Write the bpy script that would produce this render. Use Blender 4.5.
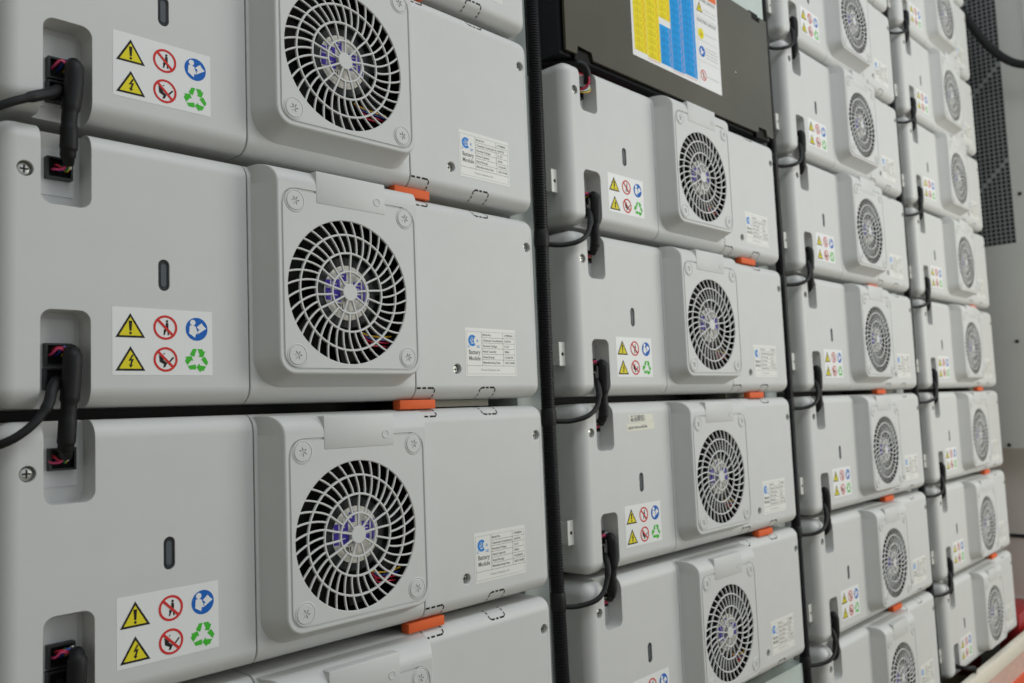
import bpy, bmesh, math, random
from mathutils import Vector, Matrix
random.seed(7)
for o in list(bpy.data.objects): bpy.data.objects.remove(o, do_unlink=True)
scene = bpy.context.scene
COL = scene.collection
ZS = 0.72                      # height of the measuring origin above the floor (m)
PITCH, ROW = 557.44, 190.0     # column and row pitch of the modules (mm)
def wp(u, y, z): return Vector((u/1000, y/1000, z/1000+ZS))

# ------------------------------------------------------------ camera
cam_d = bpy.data.cameras.new('camera'); cam = bpy.data.objects.new('camera', cam_d); COL.objects.link(cam)
R_ = Vector((0.68280403, -0.7294779, -0.0405049)); U_ = Vector((-0.0317826, -0.08504563, 0.99587003)); F_ = Vector((0.72990994, 0.67869672, 0.0812542))
cam.matrix_world = Matrix(((R_.x, U_.x, -F_.x, -0.07465), (R_.y, U_.y, -F_.y, -0.58190), (R_.z, U_.z, -F_.z, -0.03159+ZS), (0, 0, 0, 1)))
cam_d.sensor_width = 36; cam_d.lens = 871.0*36/1024; cam_d.clip_start = 0.02
cam_d.dof.use_dof = True; cam_d.dof.focus_distance = 0.71; cam_d.dof.aperture_fstop = 10.0
scene.camera = cam

# ------------------------------------------------------------ light
world = bpy.data.worlds.new('room_light'); scene.world = world; world.use_nodes = True
bg = world.node_tree.nodes['Background']; bg.inputs['Color'].default_value = (0.915, 0.975, 1.03, 1); bg.inputs['Strength'].default_value = 0.60
def area_light(name, loc, target, size, sy, power, col):
    d = bpy.data.lights.new(name, 'AREA'); d.shape = 'RECTANGLE'; d.size = size; d.size_y = sy; d.energy = power; d.color = col
    o = bpy.data.objects.new(name, d); COL.objects.link(o); o.location = loc
    o.rotation_euler = (Vector(target)-Vector(loc)).to_track_quat('-Z', 'Y').to_euler()
    return o
area_light('right_fill_light', (2.45, -1.75, 1.15), (1.9, 0.0, 0.75), 1.2, 1.3, 23, (1.0, 0.97, 0.87))  # soft fill added from the right front; no doorway stands there
area_light('ceiling_lamp', (0.7, -1.0, 2.35), (0.7, -0.6, 0.0), 1.2, 0.3, 9, (0.93, 0.97, 1.0))
scene.view_settings.view_transform = 'Standard'; scene.view_settings.look = 'None'
scene.view_settings.exposure = 0.0; scene.view_settings.gamma = 1.0; scene.view_settings.use_curve_mapping = False

# ------------------------------------------------------------ materials
MATS = {}
def mat(name, col, rough=0.5, metal=0.0, noise=0.0, nscale=40.0, bump=0.0, bscale=900.0, spec=0.5, coat=0.0):
    m = bpy.data.materials.new(name); m.use_nodes = True; nt = m.node_tree; b = nt.nodes['Principled BSDF']
    b.inputs['Base Color'].default_value = (*col, 1); b.inputs['Roughness'].default_value = rough; b.inputs['Metallic'].default_value = metal
    b.inputs['Specular IOR Level'].default_value = spec; b.inputs['Coat Weight'].default_value = coat
    if noise or bump:
        tc = nt.nodes.new('ShaderNodeTexCoord')
    if noise:
        n = nt.nodes.new('ShaderNodeTexNoise'); n.inputs['Scale'].default_value = nscale; n.inputs['Detail'].default_value = 5
        r = nt.nodes.new('ShaderNodeValToRGB')
        r.color_ramp.elements[0].position = 0.3; r.color_ramp.elements[1].position = 0.7
        r.color_ramp.elements[0].color = (*[c*(1-noise) for c in col], 1); r.color_ramp.elements[1].color = (*[min(1, c*(1+noise)) for c in col], 1)
        nt.links.new(tc.outputs['Object'], n.inputs['Vector']); nt.links.new(n.outputs['Fac'], r.inputs['Fac']); nt.links.new(r.outputs['Color'], b.inputs['Base Color'])
    if bump:
        n2 = nt.nodes.new('ShaderNodeTexNoise'); n2.inputs['Scale'].default_value = bscale; n2.inputs['Detail'].default_value = 2
        bp = nt.nodes.new('ShaderNodeBump'); bp.inputs['Strength'].default_value = bump; bp.inputs['Distance'].default_value = 0.0003
        nt.links.new(tc.outputs['Object'], n2.inputs['Vector']); nt.links.new(n2.outputs['Fac'], bp.inputs['Height']); nt.links.new(bp.outputs['Normal'], b.inputs['Normal'])
    MATS[name] = m; return m
mat('plastic', (0.60, 0.607, 0.595), 0.48, noise=0.015, nscale=30, bump=0.12, bscale=1400)
mat('recess_plate', (0.66, 0.67, 0.67), 0.45)
mat('case_metal', (0.30, 0.31, 0.30), 0.45, 0.6, noise=0.05)
mat('rack_paint', (0.52, 0.57, 0.54), 0.4, noise=0.03)
mat('shelf_metal', (0.30, 0.285, 0.22), 0.5, 0.1, noise=0.08)
mat('shelf_dark', (0.04, 0.04, 0.04), 0.6)  # shade of the row gaps put into the shelf colour
mat('ear_metal', (0.72, 0.72, 0.68), 0.4, 0.1)
mat('black_plastic', (0.010, 0.010, 0.011), 0.42)
mat('black_rubber', (0.007, 0.007, 0.008), 0.5, bump=0.3, bscale=500, spec=0.3)
mat('conduit_black', (0.004, 0.004, 0.006), 0.42, spec=0.3)
mat('fan_black', (0.003, 0.003, 0.003), 0.6, spec=0.15)
mat('fan_grey', (0.012, 0.013, 0.015), 0.6, spec=0.3)
mat('orange', (0.74, 0.13, 0.035), 0.55, spec=0.2)
mat('sticker_white', (0.78, 0.79, 0.78), 0.4)
mat('sticker_cream', (0.76, 0.76, 0.72), 0.42)
mat('paper_cream', (0.76, 0.75, 0.64), 0.6)
mat('print_black', (0.018, 0.016, 0.014), 0.55, spec=0.2)
mat('print_grey', (0.16, 0.16, 0.155), 0.5)
mat('print_pale', (0.42, 0.43, 0.44), 0.5)
mat('sign_yellow', (0.76, 0.66, 0.025), 0.55, spec=0.2)
mat('sign_red', (0.62, 0.035, 0.03), 0.55, spec=0.2)
mat('sign_blue', (0.010, 0.125, 0.50), 0.55, spec=0.2)
mat('sign_green', (0.06, 0.48, 0.035), 0.55, spec=0.2)
mat('logo_blue', (0.03, 0.24, 0.66), 0.55, spec=0.2)
mat('fan_violet', (0.085, 0.06, 0.44), 0.55, spec=0.2)
mat('fan_label', (0.66, 0.64, 0.58), 0.5)
mat('screw_steel', (0.55, 0.55, 0.52), 0.3, 0.9)
mat('window_dark', (0.02, 0.024, 0.028), 0.45, spec=0.3)
mat('window_grey', (0.08, 0.095, 0.105), 0.45, spec=0.3)
mat('wire_red', (0.55, 0.02, 0.05), 0.4); mat('wire_pink', (0.60, 0.05, 0.16), 0.4); mat('wire_blue', (0.02, 0.05, 0.30), 0.4)
mat('wire_green', (0.02, 0.20, 0.07), 0.4); mat('wire_yellow', (0.72, 0.42, 0.02), 0.4); mat('wire_white', (0.7, 0.7, 0.66), 0.4)
mat('smoke_acrylic', (0.072, 0.066, 0.043), 0.07, noise=0.22, nscale=5, spec=0.5)  # base colour lifted to stand in for room reflections
mat('poster_white', (0.78, 0.78, 0.77), 0.35)
mat('poster_yellow', (0.82, 0.68, 0.01), 0.55, spec=0.2); mat('poster_mustard', (0.50, 0.38, 0.01), 0.55, spec=0.2)
mat('poster_blue', (0.002, 0.31, 0.74), 0.55, spec=0.2); mat('poster_navy', (0.004, 0.17, 0.45), 0.55, spec=0.2)
mat('poster_orange', (0.76, 0.16, 0.04), 0.55, spec=0.2); mat('poster_pink', (0.62, 0.36, 0.45), 0.55, spec=0.2)
mat('blank_green', (0.50, 0.57, 0.54), 0.35, noise=0.02)
mat('end_grey', (0.54, 0.54, 0.515), 0.5, noise=0.03, nscale=6)
mat('mesh_grey', (0.22, 0.235, 0.235), 0.5)
mat('dark_void', (0.008, 0.010, 0.014), 0.7)
mat('wall_taupe', (0.66, 0.61, 0.56), 0.7, noise=0.05, nscale=8)
mat('cream_paint', (0.72, 0.68, 0.58), 0.4, noise=0.02)
mat('pink_mesh', (0.55, 0.36, 0.30), 0.6, noise=0.12, nscale=90)
mat('red_paint', (0.30, 0.010, 0.012), 0.35); mat('red_orange', (0.72, 0.085, 0.02), 0.4)
mat('floor_paint', (0.24, 0.20, 0.14), 0.5, noise=0.1, nscale=5)
mat('shade_wall_paint', (0.42, 0.41, 0.35), 0.6, noise=0.03, nscale=3)  # tone of the added wall that shades the left side
mat('back_wall', (0.30, 0.30, 0.29), 0.6, noise=0.03, nscale=3)

# ------------------------------------------------------------ mesh helpers (all in mm)
class MB:
    def __init__(s): s.v = []; s.f = []; s.m = []; s.mats = []
    def mi(s, name):
        if name not in s.mats: s.mats.append(name)
        return s.mats.index(name)
    def add(s, vs, fs, m):
        b = len(s.v); s.v += [tuple(v) for v in vs]; i = s.mi(m)
        for f in fs: s.f.append([b+j for j in f]); s.m.append(i)
    def poly(s, pts, m, y=0.0):                     # flat figure facing the viewer (-y); pts are (x, z)
        a = sum(p[0]*q[1]-q[0]*p[1] for p, q in zip(pts, pts[1:]+pts[:1]))
        if a < 0: pts = pts[::-1]
        s.add([(x, y, z) for x, z in pts], [list(range(len(pts)))], m)
    def ring(s, cx, cz, ri, ro, m, y=0.0, n=40):
        vs = []; fs = []
        for i in range(n):
            a = 2*math.pi*i/n; c, d = math.cos(a), math.sin(a)
            vs += [(cx+ri*c, y, cz+ri*d), (cx+ro*c, y, cz+ro*d)]
        for i in range(n):
            j = (i+1) % n; fs.append([2*i, 2*i+1, 2*j+1, 2*j])
        s.add(vs, fs, m)
    def disc(s, cx, cz, r, m, y=0.0, n=40): s.poly([(cx+r*math.cos(2*math.pi*i/n), cz+r*math.sin(2*math.pi*i/n)) for i in range(n)], m, y)
    def rect(s, x0, z0, x1, z1, m, y=0.0): s.poly([(x0, z0), (x1, z0), (x1, z1), (x0, z1)], m, y)
    def box(s, x0, x1, y0, y1, z0, z1, m):
        v = [(x, y, z) for x in (x0, x1) for y in (y0, y1) for z in (z0, z1)]
        s.add(v, [[0,1,3,2],[4,6,7,5],[0,4,5,1],[2,3,7,6],[0,2,6,4],[1,5,7,3]], m)
    def bbox(s, x0, x1, y0, y1, z0, z1, m, bev=1.0, seg=2, sel=None):
        bm = bmesh.new(); bmesh.ops.create_cube(bm, size=1)
        for v in bm.verts: v.co = Vector((x0+(v.co.x+.5)*(x1-x0), y0+(v.co.y+.5)*(y1-y0), z0+(v.co.z+.5)*(z1-z0)))
        es = [e for e in bm.edges if sel is None or sel(e)]
        bmesh.ops.bevel(bm, geom=es, offset=bev, segments=seg, affect='EDGES', profile=0.5)
        bm.verts.index_update(); s.add([v.co[:] for v in bm.verts], [[v.index for v in f.verts] for f in bm.faces], m); bm.free()
    def lathe(s, cx, cz, prof, m, n=32, cap=True):  # axis along y; prof = [(r, y)] from the back to the front
        vs = []; fs = []
        for r, y in prof: vs += [(cx+r*math.cos(2*math.pi*i/n), y, cz+r*math.sin(2*math.pi*i/n)) for i in range(n)]
        for k in range(len(prof)-1):
            for i in range(n):
                j = (i+1) % n; fs.append([k*n+i, k*n+j, (k+1)*n+j, (k+1)*n+i])
        if cap: fs.append([(len(prof)-1)*n+i for i in range(n)])
        s.add(vs, fs, m)
    def tube(s, pts, rad, m, n=10, cap=True):
        pts = [Vector(p) for p in pts]; K = len(pts)
        if not isinstance(rad, (list, tuple)): rad = [rad]*K
        vs = []; fs = []; nrm = None
        for i, p in enumerate(pts):
            t = (pts[min(i+1, K-1)]-pts[max(i-1, 0)]).normalized()
            if nrm is None:
                nrm = t.orthogonal().normalized()
            else:
                nrm = (nrm-t*nrm.dot(t)); nrm = nrm.normalized() if nrm.length > 1e-6 else t.orthogonal().normalized()
            b = t.cross(nrm)
            vs += [p+rad[i]*(math.cos(2*math.pi*j/n)*nrm+math.sin(2*math.pi*j/n)*b) for j in range(n)]
        for k in range(K-1):
            for i in range(n):
                j = (i+1) % n; fs.append([k*n+i, k*n+j, (k+1)*n+j, (k+1)*n+i])
        if cap: fs.append(list(range(n))[::-1]); fs.append([(K-1)*n+i for i in range(n)])
        s.add(vs, fs, m)
    def text(s, txt, x, z, h, m, y=0.0, align='LEFT', width=None, res=2):
        c = bpy.data.curves.new('t', 'FONT'); c.body = txt; c.size = 1.0; c.resolution_u = res; c.offset = 0.022; c.align_x = 'LEFT'
        o = bpy.data.objects.new('t', c); COL.objects.link(o)
        dg = bpy.context.evaluated_depsgraph_get(); me = bpy.data.meshes.new_from_object(o.evaluated_get(dg))
        if len(me.vertices):
            xs = [v.co.x for v in me.vertices]; x0, x1 = min(xs), max(xs); sc = h/0.7; sx = sc
            if width: sx = width/(x1-x0)
            ox = x-x0*sx if align == 'LEFT' else x-(x0+x1)/2*sx
            s.add([(ox+v.co.x*sx, y, z+v.co.y*sc) for v in me.vertices], [list(f.vertices) for f in me.polygons], m)
        bpy.data.objects.remove(o, do_unlink=True); bpy.data.curves.remove(c); bpy.data.meshes.remove(me)
    def mesh(s, name, smooth=True, angle=28, flip_fix=True):
        me = bpy.data.meshes.new(name); me.from_pydata([(x/1000, y/1000, z/1000) for x, y, z in s.v], [], s.f)
        for n in s.mats: me.materials.append(MATS[n])
        me.polygons.foreach_set('material_index', s.m)
        if flip_fix:
            bm = bmesh.new(); bm.from_mesh(me); bmesh.ops.recalc_face_normals(bm, faces=bm.faces[:]); bm.to_mesh(me); bm.free()
        if smooth:
            me.polygons.foreach_set('use_smooth', [True]*len(me.polygons)); me.set_sharp_from_angle(angle=math.radians(angle))
        me.update(); return me
def flat(mb, name): return mb.mesh(name, smooth=False, flip_fix=False)

def obj(name, me, parent=None, loc=None, label=None):
    o = bpy.data.objects.new(name, me); COL.objects.link(o)
    if parent: o.parent = parent
    if loc is not None: o.location = loc
    if label: o['label'] = label
    return o
def tag(o, label=None, cat=None, group=None, kind=None):
    if label: o['label'] = label
    if cat: o['category'] = cat
    if group: o['group'] = group
    if kind: o['kind'] = kind
    return o
def smooth_path(pts, sub=6):                       # Catmull-Rom
    P = [Vector(p) for p in pts]; P = [P[0]*2-P[1]]+P+[P[-1]*2-P[-2]]; out = []
    for i in range(1, len(P)-2):
        a, b, c, d = P[i-1:i+3]
        for k in range(sub):
            t = k/sub; out.append(0.5*((2*b)+(c-a)*t+(2*a-5*b+4*c-d)*t*t+(3*b-a-3*c+d)*t**3))
    out.append(P[-2]); return out

# ============================================================ the setting
def struct(name, mb, smooth=False): o = obj(name, mb.mesh(name, smooth=smooth)); o['kind'] = 'structure'; o.location = (0, 0, ZS); return o
b = MB(); b.box(-1500, 4200, -3200, 1100, -740, -720, 'floor_paint'); struct('floor', b)
b = MB(); b.box(-1030, -1000, -3200, 1100, -720, 1700, 'shade_wall_paint'); struct('left_shade_wall', b)  # unseen wall, added to darken left-facing sides and the left columns
b = MB(); b.box(-1500, 2700, 700, 720, -720, 1500, 'back_wall'); struct('wall_back', b)
b = MB(); b.box(2470, 2500, -25, 700, -720, 1500, 'wall_taupe')
wall_r = struct('wall_right', b)
for z in (-400, -560):                                   # courses of the lower wall
    b = MB(); b.box(2466, 2470, -25, 690, z-4, z+4, 'dark_void' if z == -400 else 'wall_taupe'); obj('wall_joint', b.mesh('wall_joint'), wall_r)

# ============================================================ module prototype meshes
H, WID = 182.0, 501.0
def bake(o, bev=None):
    dg = bpy.context.evaluated_depsgraph_get(); me = bpy.data.meshes.new_from_object(o.evaluated_get(dg)); bpy.data.objects.remove(o, do_unlink=True); return me
def cutter_mesh(parts):
    return parts.mesh('cutter', smooth=False)
def cover(name, x0, x1, round_left, round_right, cut=None):
    bm = bmesh.new(); bmesh.ops.create_cube(bm, size=1); y0, y1 = 0, 62
    for v in bm.verts: v.co = Vector((x0+(v.co.x+.5)*(x1-x0), y0+(v.co.y+.5)*(y1-y0), (v.co.z+.5)*H))
    def sel(e):
        a, c = e.verts[0].co, e.verts[1].co; d = (c-a)
        mid = (a+c)/2
        if abs(mid.y-y0) < .1 and abs(d.x) > 1: return True
        L = abs(mid.x-x0) < .1; Rr = abs(mid.x-x1) < .1
        if (L and round_left) or (Rr and round_right):
            return not (abs(mid.y-y1) < .1)
        return False
    bmesh.ops.bevel(bm, geom=[e for e in bm.edges if sel(e)], offset=13, segments=9, affect='EDGES', profile=0.5)
    for v in bm.verts: v.co /= 1000
    me = bpy.data.meshes.new(name); bm.to_mesh(me); bm.free(); me.materials.append(MATS['plastic'])
    o = bpy.data.objects.new(name, me); COL.objects.link(o)
    co = None
    if cut is not None:
        cm = cut.mesh('cutter', smooth=False); cm.materials.clear(); cm.materials.append(MATS['plastic'])
        co = bpy.data.objects.new('cutter', cm); COL.objects.link(co)
        md = o.modifiers.new('b', 'BOOLEAN'); md.object = co; md.operation = 'DIFFERENCE'; md.solver = 'EXACT'
    bv = o.modifiers.new('bv', 'BEVEL'); bv.limit_method = 'ANGLE'; bv.angle_limit = math.radians(45); bv.width = 0.0009; bv.segments = 2; bv.harden_normals = False
    wn = o.modifiers.new('wn', 'WEIGHTED_NORMAL'); wn.mode = 'FACE_AREA'; wn.weight = 60; wn.keep_sharp = False
    me.polygons.foreach_set('use_smooth', [True]*len(me.polygons))
    if co:
        co.data.polygons.foreach_set('use_smooth', [True]*len(co.data.polygons))
    m2 = bake(o)
    if co: bpy.data.objects.remove(co, do_unlink=True)
    m2.name = name; return m2
def cyl(mb, cx, cz, r, y0, y1, n=24): mb.lathe(cx, cz, [(r, y1), (r, y0)], 'plastic', n); mb.f.append([len(mb.v)-2*n+i for i in range(n)][::-1]); mb.m.append(0)
def capsule_prism(mb, cx, z0, z1, r, y0, y1, m='plastic', n=10):
    pts = [(cx+r*math.cos(math.pi*i/n), z1-r+r*math.sin(math.pi*i/n)) for i in range(n+1)]+[(cx-r*math.cos(math.pi*i/n), z0+r-r*math.sin(math.pi*i/n)) for i in range(n+1)]
    N = len(pts); mb.add([(x, y0, z) for x, z in pts]+[(x, y1, z) for x, z in pts], [list(range(N)), list(range(N, 2*N))[::-1]]+[[i, (i+1) % N, N+(i+1) % N, N+i] for i in range(N)], m)
def notch_prism(mb, x0, x1, z0, z1, y0, y1, r, bottom):   # rounded at the closed end only
    n = 6; pts = []
    if bottom:
        pts += [(x0, z1)]+[(x0+r-r*math.cos(math.pi/2*i/n), z0+r-r*math.sin(math.pi/2*i/n)) for i in range(n+1)]+[(x1-r+r*math.sin(math.pi/2*i/n), z0+r-r*math.cos(math.pi/2*i/n)) for i in range(n+1)]+[(x1, z1)]
    else:
        pts += [(x1, z0)]+[(x1-r+r*math.cos(math.pi/2*i/n), z1-r+r*math.sin(math.pi/2*i/n)) for i in range(n+1)]+[(x0+r-r*math.sin(math.pi/2*i/n), z1-r+r*math.cos(math.pi/2*i/n)) for i in range(n+1)]+[(x0, z0)]
    N = len(pts); mb.add([(x, y0, z) for x, z in pts]+[(x, y1, z) for x, z in pts], [list(range(N)), list(range(N, 2*N))[::-1]]+[[i, (i+1) % N, N+(i+1) % N, N+i] for i in range(N)], 'plastic')

c = MB()
notch_prism(c, 26.5, 57.5, 129.6, 200, -10, 20, 7, True)
notch_prism(c, 26.5, 57.0, -20, 62.2, -10, 20, 7, False)
cyl(c, 17.5, 150, 5.0, -5, 5.5)
capsule_prism(c, 106, 79, 101, 4.0, -5, 2.0)
M_left = cover('left_cover', 0, 170, True, False, c)
M_mid = cover('middle_cover', 171.1, 331.4, False, False)
c = MB(); cyl(c, 485, 152, 4.6, -5, 6); cyl(c, 382.5, 27.3, 4.6, -5, 6)
M_right = cover('right_cover', 332.4, WID, False, True, c)

# ---- fan housing
FX, FZ, FR = 247.8, 85.7, 57.7
YF = -22.2; ZT = 166.0
def outline(off):
    x0, x1, zb, r = 182.4-off, 320.0+off, 20.4-off, 14+off
    pts = []
    n = 20
    for i in range(n): pts.append((x0, ZT+(zb+r-ZT)*i/n))
    for i in range(9): a = math.pi/2*i/8; pts.append((x0+r-r*math.cos(a), zb+r-r*math.sin(a)))
    for i in range(1, n): pts.append((x0+r+(x1-x0-2*r)*i/n, zb))
    for i in range(9): a = math.pi/2*i/8; pts.append((x1-r+r*math.sin(a), zb+r-r*math.cos(a)))
    for i in range(1, n+1): pts.append((x1, zb+r+(ZT-zb-r)*i/n))
    return pts
h = MB()
rings = [(9.2, 3.0), (9.0, 0.2), (8.2, -0.6), (0.3, -20.3), (-0.2, -21.4), (-0.8, -22.0), (-1.6, YF)]
vs = []; fs = []; L0 = None
for off, y in rings:
    pts = outline(off); L0 = len(pts); vs += [(x, y, z) for x, z in pts]
for k in range(len(rings)-1):
    for i in range(L0-1): fs.append([k*L0+i, k*L0+i+1, (k+1)*L0+i+1, (k+1)*L0+i])
h.add(vs, fs, 'plastic')
outer = outline(-1.6); top = [(318.4+(184-318.4)*i/20, ZT) for i in range(1, 20)]
loop0 = outer+top
def sdr(px, pz, x0, x1, z0, z1, r):
    qx = abs(px-(x0+x1)/2)-(x1-x0)/2+r; qz = abs(pz-(z0+z1)/2)-(z1-z0)/2+r
    return math.hypot(max(qx, 0), max(qz, 0))+min(max(qx, qz), 0)-r
def rayrect(a, *R):
    lo, hi = 0, 200
    for _ in range(40):
        m = (lo+hi)/2
        if sdr(FX+m*math.cos(a), FZ+m*math.sin(a), *R) < 0: lo = m
        else: hi = m
    return FX+lo*math.cos(a), FZ+lo*math.sin(a)
angs = [math.atan2(z-FZ, x-FX) for x, z in loop0]
G = (185.6, 316.4, 23.4, 162.6, 13)
def gl(d): return [rayrect(a, G[0]+d, G[1]-d, G[2]+d, G[3]-d, G[4]-d) for a in angs]
loops = [([(x, z) for x, z in loop0], YF), (gl(0), YF), (gl(0.4), YF+1.2), (gl(1.5), YF+1.2), (gl(1.9), YF+0.05), ([(FX+FR*math.cos(a), FZ+FR*math.sin(a)) for a in angs], YF+0.05), ([(FX+(FR-.5)*math.cos(a), FZ+(FR-.5)*math.sin(a)) for a in angs], YF+0.5), ([(FX+(FR-.5)*math.cos(a), FZ+(FR-.5)*math.sin(a)) for a in angs], YF+1.7)]
vs = []; fs = []; N = len(loop0)
for pts, y in loops: vs += [(x, y, z) for x, z in pts]
for k in range(len(loops)-1):
    for i in range(N): j = (i+1) % N; fs.append([k*N+i, k*N+j, (k+1)*N+j, (k+1)*N+i])
h.add(vs, fs, 'plastic')
# rounded shoulder up to the top of the module
vs = []; fs = []; ns = 10; NS = 12
for i in range(ns+1):
    th = math.pi/2*i/ns; z = ZT+14.2*math.sin(th); yd = YF+16-16*math.cos(th); dep = -yd
    xl = 174.2+7.9*(dep-.6-1.9)/19.7; xr = 502.4-xl
    vs += [(173.4, 14, z), (174.2, -.6, z), (xl, yd+1.9, z), (xl+.5, yd+.8, z), (xl+1.1, yd+.2, z), (xl+1.9, yd, z)]
    vs += [(502.4-x, y, z_) for x, y, z_ in reversed(vs[-6:])]
for i in range(ns):
    for j in range(11): fs.append([i*NS+j, i*NS+j+1, (i+1)*NS+j+1, (i+1)*NS+j])
fs.append([ns*NS+j for j in range(NS)]); h.add(vs, fs, 'plastic')
M_house = h.mesh('fan_housing', angle=32, flip_fix=True)
def tab_mesh():
    t = MB(); t.bbox(217, 285, YF-0.5, -2, 153, 178.8, 'plastic', 1.2, 2)
    t.lathe(276, 162.5, [(3.6, YF-.4), (3.3, YF-.9), (2.7, YF-.9), (2.4, YF-.55)], 'plastic', 20)
    return t.mesh('lid_tab', angle=25)
M_tab = tab_mesh()
def bolt_mesh():
    t = MB(); n = 36
    t.lathe(0, 0, [(9.0, YF+.4), (8.85, YF-.2), (8.5, YF-.42), (8.1, YF-.42), (7.85, YF+.02), (7.35, YF+.02), (7.1, YF-.55), (6.7, YF-.7)], 'plastic', n, cap=False)
    star = [((2.4+1.35*math.cos(6*2*math.pi*i/n)),) for i in range(n)]
    vs = [(6.7*math.cos(2*math.pi*i/n), YF-.7, 6.7*math.sin(2*math.pi*i/n)) for i in range(n)]
    for y in (YF-.7, YF+.03): vs += [(star[i][0]*math.cos(2*math.pi*i/n), y, star[i][0]*math.sin(2*math.pi*i/n)) for i in range(n)]
    fs = [[k*n+i, k*n+(i+1) % n, (k+1)*n+(i+1) % n, (k+1)*n+i] for k in range(2) for i in range(n)]+[[2*n+i for i in range(n)]]
    t.add(vs, fs, 'plastic'); return t.mesh('bolt', angle=40)
M_bolt = bolt_mesh()
# ---- grille
def grille_mesh():
    t = MB(); y0, y1 = YF+0.3, YF+1.9
    def ringbar(r, w, n=64):
        vs = []; fs = []
        for i in range(n):
            a = 2*math.pi*i/n; c_, s_ = math.cos(a), math.sin(a)
            for rr, yy in ((r-w/2, y1), (r-w/2+.15, y0+.3), (r-w/4, y0), (r+w/4, y0), (r+w/2-.15, y0+.3), (r+w/2, y1)): vs.append((FX+rr*c_, yy, FZ+rr*s_))
        for i in range(n):
            j = (i+1) % n
            for k in range(6): fs.append([i*6+k, j*6+k, j*6+(k+1) % 6, i*6+(k+1) % 6])
        t.add(vs, fs, 'plastic')
    for r in (.29, .545, .80): ringbar(r*FR, 1.9)
    t.lathe(FX, FZ, [(7.0, y1), (6.9, y0+.3), (6.5, y0)], 'plastic', 28)
    def ang(r):                                     # swirl of the ribs
        q = r/FR
        return math.radians(-6*q if q < .545 else -3.3+11*((q-.545)/.455)**1.25)
    def rib(a0, r0, r1, w, n):
        vs = []; fs = []
        for i in range(n+1):
            r = r0+(r1-r0)*i/n; a = a0+ang(r); dr = 0.05
            px, pz = r*math.cos(a), r*math.sin(a); a2 = a0+ang(r+dr); tx, tz = (r+dr)*math.cos(a2)-px, (r+dr)*math.sin(a2)-pz
            l = math.hypot(tx, tz); nx, nz = -tz/l, tx/l
            for o_, yy in ((-w/2, y1), (-w/2, y0+.4), (-w/4, y0+.1), (w/4, y0+.1), (w/2, y0+.4), (w/2, y1)): vs.append((FX+px+nx*o_, yy, FZ+pz+nz*o_))
        for i in range(n):
            for k in range(6): fs.append([i*6+k, (i+1)*6+k, (i+1)*6+(k+1) % 6, i*6+(k+1) % 6])
        t.add(vs, fs, 'plastic')
    for i in range(9): rib(2*math.pi*(i+.25)/9, 6, .29*FR, 1.6, 2)
    for i in range(18): rib(2*math.pi*(i+.5)/18, .29*FR, .545*FR, 1.6, 3)
    for i in range(36): rib(2*math.pi*i/36, .545*FR, FR, 1.5, 6)
    return t.mesh('fan_grille', angle=25)
M_grille = grille_mesh()
# ---- fan behind the grille
t = MB(); t.lathe(FX, FZ, [(FR-.4, YF+1.6), (FR+.4, -17), (FR+.4, -1.2), (10, -1.0)], 'fan_black', 40); M_shroud = t.mesh('fan_shroud')
t = MB(); t.lathe(FX, FZ, [(29, -2), (29, -15.8), (27.8, -17.2), (24, -17.2)], 'fan_grey', 40); M_hub = t.mesh('fan_hub')
def blade_mesh():
    t = MB(); n = 5; vs = []; fs = []
    for i in range(n+1):
        r = 28.5+(55.5-28.5)*i/n
        for a, y in ((math.radians(0+10*i/n), -12), (math.radians(14+10*i/n), -9.2), (math.radians(30+8*i/n), -3)):
            vs += [(FX+r*math.cos(a), y, FZ+r*math.sin(a)), (FX+r*math.cos(a), y+.8, FZ+r*math.sin(a))]
    for i in range(n):
        for k in range(2):
            for d in (0, 1): fs.append([i*6+k*2+d, (i+1)*6+k*2+d, (i+1)*6+k*2+2+d, i*6+k*2+2+d])
    t.add(vs, fs, 'fan_black'); return t
def rot_blade(k, n=7):
    t = blade_mesh(); a = 2*math.pi*k/n; ca, sa = math.cos(a), math.sin(a)
    t.v = [(FX+(x-FX)*ca-(z-FZ)*sa, y, FZ+(x-FX)*sa+(z-FZ)*ca) for x, y, z in t.v]; return t.mesh('fan_blade')
M_blades = [rot_blade(k) for k in range(7)]
t = MB(); t.disc(FX, FZ, 22, 'fan_label', -17.5)
for x0, z0, x1, z1 in [(-20.5, 4.0, -16, 9.5), (-20.8, -6.5, -15.8, 3), (-15, 3.5, -7, 10.5), (-15, -7.5, -6.5, 2), (-6, 9.5, -0.5, 17.5), (6, .5, 13.5, 9.5), (15, 3, 19.5, 10), (15.5, -6, 20.5, 1.8), (6.5, -4.8, 13.5, -.9)]:
    t.rect(FX+x0, FZ+z0, FX+x1, FZ+z1, 'fan_violet', -17.6)
for x0, z0, x1, z1 in [(-5.5, 12.8, -3, 13.8), (-4.5, 15.3, -2, 16.2), (7.5, 6.2, 12.5, 7), (8, 3.4, 12, 4.2), (-13, 6.2, -10, 7), (-13.2, -2.6, -9.5, -1.8)]:
    t.rect(FX+x0, FZ+z0, FX+x1, FZ+z1, 'fan_label', -17.7)
t.text('RU', FX-9.5, FZ-13.5, 4.6, 'print_black', -17.65)
M_fanlabel = flat(t, 'hub_label')
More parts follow.
